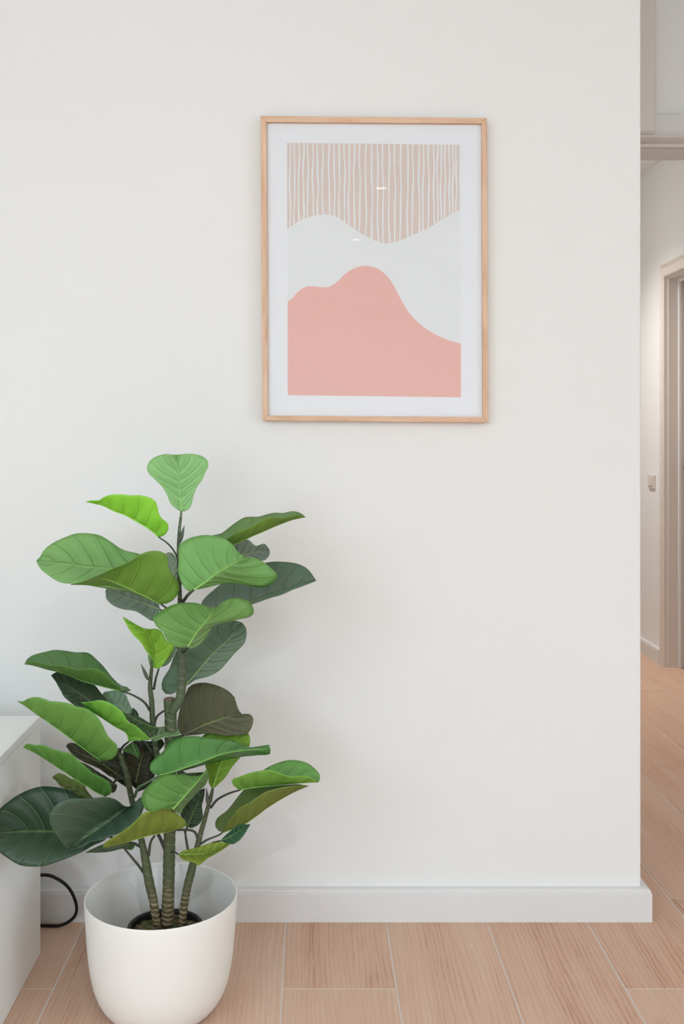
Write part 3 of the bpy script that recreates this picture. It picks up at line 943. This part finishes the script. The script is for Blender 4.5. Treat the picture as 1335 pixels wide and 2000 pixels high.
leaf(J((620,420),(450,360),(330,220),(270,110),(300,75)), J((620,420),(480,220),(300,75)), J((620,420),(655,330),(600,180),(560,100),(450,56),(300,75)), (146, 172, 150), 0.05, 0.07, 0.0, 0.0)
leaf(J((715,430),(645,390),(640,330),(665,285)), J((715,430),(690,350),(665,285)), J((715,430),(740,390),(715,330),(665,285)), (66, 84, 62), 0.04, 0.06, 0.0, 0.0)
leaf(J((900,690),(960,715),(1060,675),(1180,652),(1262,645),(1282,600)), J((890,690),(1080,630),(1282,600)), J((890,690),(900,610),(1000,542),(1100,525),(1210,525),(1282,600)), (126, 160, 112), -0.03, -0.01, -0.02, 0.03, under=True)
leaf(J((1000,545),(920,630),(800,610),(640,490),(490,330)), J((1000,545),(850,510),(650,410),(490,330)), J((1000,545),(860,470),(740,400),(620,372),(490,330)), (62, 94, 44), -0.01, 0.02, -0.02, 0.02)
m = Gg((1030,525),(930,480),(840,420),(760,375),(650,300),(540,230),(420,150),(320,90),(228,50))
e = Gg((1030,525),(1088,495),(1088,440),(1060,390),(1000,345),(920,310),(850,250),(790,200),(740,150),(690,108),(600,90),(500,60),(430,28),(330,25),(260,12),(228,50))
leaf(e, m, behind(e, m, 0.6, 0), (84, 142, 66), -0.06, -0.12, -0.03, 0.05, [(212, 1540, 0.0), (236, 1514, 0.0)], 4)
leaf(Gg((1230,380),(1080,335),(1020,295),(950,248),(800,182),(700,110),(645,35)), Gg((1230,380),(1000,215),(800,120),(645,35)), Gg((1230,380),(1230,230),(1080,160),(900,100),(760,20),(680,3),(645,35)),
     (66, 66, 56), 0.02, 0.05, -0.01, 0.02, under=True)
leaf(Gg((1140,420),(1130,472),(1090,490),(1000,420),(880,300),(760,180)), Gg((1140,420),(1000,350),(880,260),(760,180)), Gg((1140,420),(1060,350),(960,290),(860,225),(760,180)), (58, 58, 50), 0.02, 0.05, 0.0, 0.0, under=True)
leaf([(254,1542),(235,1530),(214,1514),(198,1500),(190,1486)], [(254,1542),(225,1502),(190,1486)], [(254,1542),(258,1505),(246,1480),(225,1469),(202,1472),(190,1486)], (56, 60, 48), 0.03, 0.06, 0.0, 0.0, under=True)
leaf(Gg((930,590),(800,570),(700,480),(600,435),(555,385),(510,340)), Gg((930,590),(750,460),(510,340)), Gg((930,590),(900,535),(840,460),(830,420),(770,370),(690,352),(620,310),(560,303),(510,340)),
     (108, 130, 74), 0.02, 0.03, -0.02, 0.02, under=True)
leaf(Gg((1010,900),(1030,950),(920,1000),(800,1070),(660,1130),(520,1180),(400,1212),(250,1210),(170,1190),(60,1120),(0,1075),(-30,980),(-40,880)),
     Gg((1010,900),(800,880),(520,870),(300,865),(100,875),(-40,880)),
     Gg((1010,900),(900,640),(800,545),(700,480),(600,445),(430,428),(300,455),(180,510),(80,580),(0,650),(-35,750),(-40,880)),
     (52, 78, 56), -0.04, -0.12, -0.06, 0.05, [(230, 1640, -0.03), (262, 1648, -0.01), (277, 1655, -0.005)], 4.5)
leaf([(268,1572),(274,1557),(281,1566),(280,1578),(274,1592),(260,1608),(244,1620),(226,1630),(196,1641),(176,1644),(166,1652),(150,1657),(131,1659)],
     [(268,1572),(243,1580),(220,1598),(192,1618),(164,1638),(144,1653),(131,1659)],
     [(268,1572),(243,1577),(236,1569),(222,1560),(204,1557),(170,1560),(140,1560),(120,1566),(104,1578),(98,1590),(96,1605),(106,1625),(120,1645),(131,1659)],
     (66, 92, 72), -0.05, -0.14, -0.02, -0.10, [(262, 1580, -0.03), (258, 1590, 0)], 4)
e = [(338,1622),(362,1614),(364,1606),(352,1594),(336,1582),(320,1573),(310,1572),(298,1580),(288,1586),(278,1588),(260,1608),(230,1630),(206,1645),(200,1656)]
m = [(338,1622),(312,1627),(280,1635),(250,1644),(220,1652),(200,1656)]
leaf(e, m, behind(e, m, 0.5, 0), (120, 142, 62), -0.05, -0.13, -0.03, 0.05, [(346, 1621, -0.03), (370, 1621, -0.01), (382, 1627, -0.005), (386, 1642, -0.005)], 4)
leaf([(262,1646),(262,1656),(254,1660),(240,1657),(215,1663),(190,1665),(167,1665)], [(262,1646),(225,1655),(167,1665)], [(262,1646),(240,1640),(200,1650),(167,1665)], (78, 108, 58), 0.0, 0.0, -0.02, 0.03, [(270, 1652, -0.004)], 4)
# --- centre
leaf(Hh((685,655),(600,640),(480,680),(410,640),(380,530),(400,480),(460,410),(560,330),(650,310),(760,312),(850,325),(930,347),(970,310),(1022,258)),
     Hh((685,655),(780,550),(860,460),(940,370),(1022,258)),
     Hh((685,655),(760,700),(790,640),(860,560),(930,480),(1000,420),(1032,350),(1042,300),(1022,258)),
     (100, 148, 60), -0.16, -0.09, 0.04, 0.09, [(338, 1584, -0.07), (335, 1592, 0)], 5)
m = [(311,1514),(334,1509),(362,1499),(386,1491),(414,1480),(440,1471),(480,1465),(505,1464),(528,1464)]
leaf([(311,1514),(296,1510),(291,1498),(296,1488),(310,1474),(320,1466),(330,1450),(346,1440),(380,1438),(410,1442),(440,1445),(462,1450),(478,1457),(490,1460),(510,1457),(527,1455),(528,1464)], m,
     [(311,1514),(346,1508),(362,1504),(390,1496),(420,1488),(450,1482),(470,1478),(500,1475),(526,1473),(528,1464)],
     (90, 146, 68), -0.07, -0.03, 0.05, 0.06, [(290, 1527, -0.05), (270, 1539, -0.02), (263, 1556, 0)], 4.5, 'petiole_green')
leaf([(416,1540),(408,1532),(407,1516),(402,1500),(395,1470),(392,1445),(405,1431),(430,1433),(460,1432),(485,1433)], [(416,1540),(423,1514),(430,1494),(448,1462),(485,1433)],
     [(416,1540),(426,1532),(440,1518),(450,1502),(460,1490),(470,1478),(486,1458),(488,1442),(485,1433)],
     (110, 152, 40), 0.0, 0.05, 0.02, 0.0, [(414, 1552, 0), (411, 1566, 0)], 4, under=True)
leaf([(365,1615),(352,1590),(356,1570),(376,1548),(400,1540)], [(365,1615),(378,1585),(400,1540)], [(365,1615),(376,1617),(390,1608),(396,1594),(394,1575),(398,1558),(400,1540)],
     (68, 88, 64), 0.02, 0.06, 0.0, 0.0, [(362, 1630, 0.01), (367, 1662, 0)], 4)
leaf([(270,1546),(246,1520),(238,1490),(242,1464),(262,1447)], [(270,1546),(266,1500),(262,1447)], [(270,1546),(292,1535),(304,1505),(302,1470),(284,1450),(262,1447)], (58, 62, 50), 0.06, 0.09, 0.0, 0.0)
leaf(J((650,730),(560,800),(530,850),(640,880),(740,945)), J((650,730),(690,840),(740,945)), J((650,730),(700,760),(745,850),(740,945)), (70, 112, 66), -0.01, -0.02, 0.0, 0.0)
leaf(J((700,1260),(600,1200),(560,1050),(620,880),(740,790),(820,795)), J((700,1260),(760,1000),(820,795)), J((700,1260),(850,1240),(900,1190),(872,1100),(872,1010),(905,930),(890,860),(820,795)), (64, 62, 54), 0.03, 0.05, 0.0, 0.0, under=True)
leaf(J((760,700),(880,720),(1000,690),(1050,700)), J((760,700),(880,760),(1060,730)), J((760,700),(830,780),(900,860),(930,920),(1000,850),(1075,760),(1060,730)), (64, 84, 58), 0.02, 0.05, 0.0, 0.0, [(285, 1452, 0.02), (297, 1470, 0.015)], 4)
leaf([(352,1490),(350,1510),(380,1520),(402,1512)], [(345,1512),(375,1510),(402,1508)], [(345,1512),(360,1524),(380,1530),(402,1515)], (78, 100, 76), 0.03, 0.05, 0.0, 0.0)
# --- right side
m = I((440,615),(560,590),(720,575),(900,558),(1050,546),(1205,538))
leaf(I((440,615),(500,520),(640,440),(740,380),(860,335),(960,322),(1080,345),(1160,395),(1215,455),(1227,490),(1205,538)), m,
     I((440,615),(390,580),(360,530),(375,505),(440,485),(520,455),(600,435),(700,420),(770,425),(830,450),(900,475),(980,480),(1080,475),(1150,500),(1205,538)),
     (108, 164, 70), -0.01, -0.03, 0.07, -0.03, [(446, 1550, 0), (424, 1562, 0), (411, 1578, 0)], 4)
leaf(I((275,1028),(215,1000),(200,950),(220,890),(310,820),(370,750),(430,670),(500,600),(600,580),(780,575),(1000,560),(1110,575)),
     I((275,1028),(390,990),(500,940),(600,870),(720,780),(850,700),(980,630),(1110,575)),
     I((275,1028),(295,970),(350,890),(430,790),(520,745),(600,690),(700,630),(850,590),(1000,570),(1110,575)),
     (104, 124, 58), -0.01, -0.02, 0.06, -0.03, [(425, 1632, -0.005), (405, 1640, -0.004), (389, 1650, -0.004)], 3.5)
leaf(K((645,345),(680,312),(770,290),(860,265),(960,232),(1060,225),(1150,240)), K((645,345),(780,345),(930,330),(1040,290),(1150,240)), K((645,345),(672,390),(740,410),(815,432),(825,455),(850,445),(930,382),(1050,312),(1150,240)),
     (128, 150, 52), -0.06, -0.08, 0.02, -0.03, [(340, 1664, -0.03), (334, 1666, 0)], 3.5, under=True)
leaf(I((250,1112),(300,1060),(370,1000),(430,952),(500,952),(540,950)), I((250,1112),(340,1075),(440,1010),(540,950)), I((250,1112),(360,1145),(430,1112),(470,1070),(520,990),(540,950)),
     (58, 102, 70), -0.05, -0.06, 0.02, -0.02, [(412, 1648, -0.03), (395, 1664, -0.005)], 4)

# bare leaf stalks whose blades are hidden behind other leaves
for pts in ([(240, 1654, -0.02, 4), (255, 1672, -0.02, 4.5), (270, 1690, -0.015, 5), (280, 1704, -0.008, 5.5)],
            [(302, 1632, -0.01, 4), (294, 1645, -0.008, 4.5), (290, 1672, -0.006, 6)],
            [(308, 1628, 0.01, 7), (316, 1645, 0.008, 7), (322, 1662, 0.002, 6)],
            [(320, 1388, 0.006, 4), (306, 1400, 0.01, 4.5), (301, 1418, 0.01, 5)],
            [(360, 1620, 0.0, 4), (364, 1640, 0, 4), (368, 1665, -0.004, 4.5)]):
    stem('stalk', pts, 'petiole', False, 8)
# pointed bud sheaths
for tip, base, w in (((360, 1026), (351, 1060), 8), ((275, 1296), (289, 1328), 8), ((403, 1538), (406, 1574), 8)):
    mx, my = (tip[0] * 0.45 + base[0] * 0.55), (tip[1] * 0.45 + base[1] * 0.55)
    stem('bud_sheath', [(base[0], base[1], -0.006, w * 0.5), ((mx + base[0]) / 2, (my + base[1]) / 2, -0.006, w * 0.95), (mx, my, -0.006, w * 0.9), ((mx + tip[0]) / 2, (my + tip[1]) / 2, -0.006, w * 0.5), (tip[0], tip[1], -0.006, 0.6)], 'bud', False, 8)
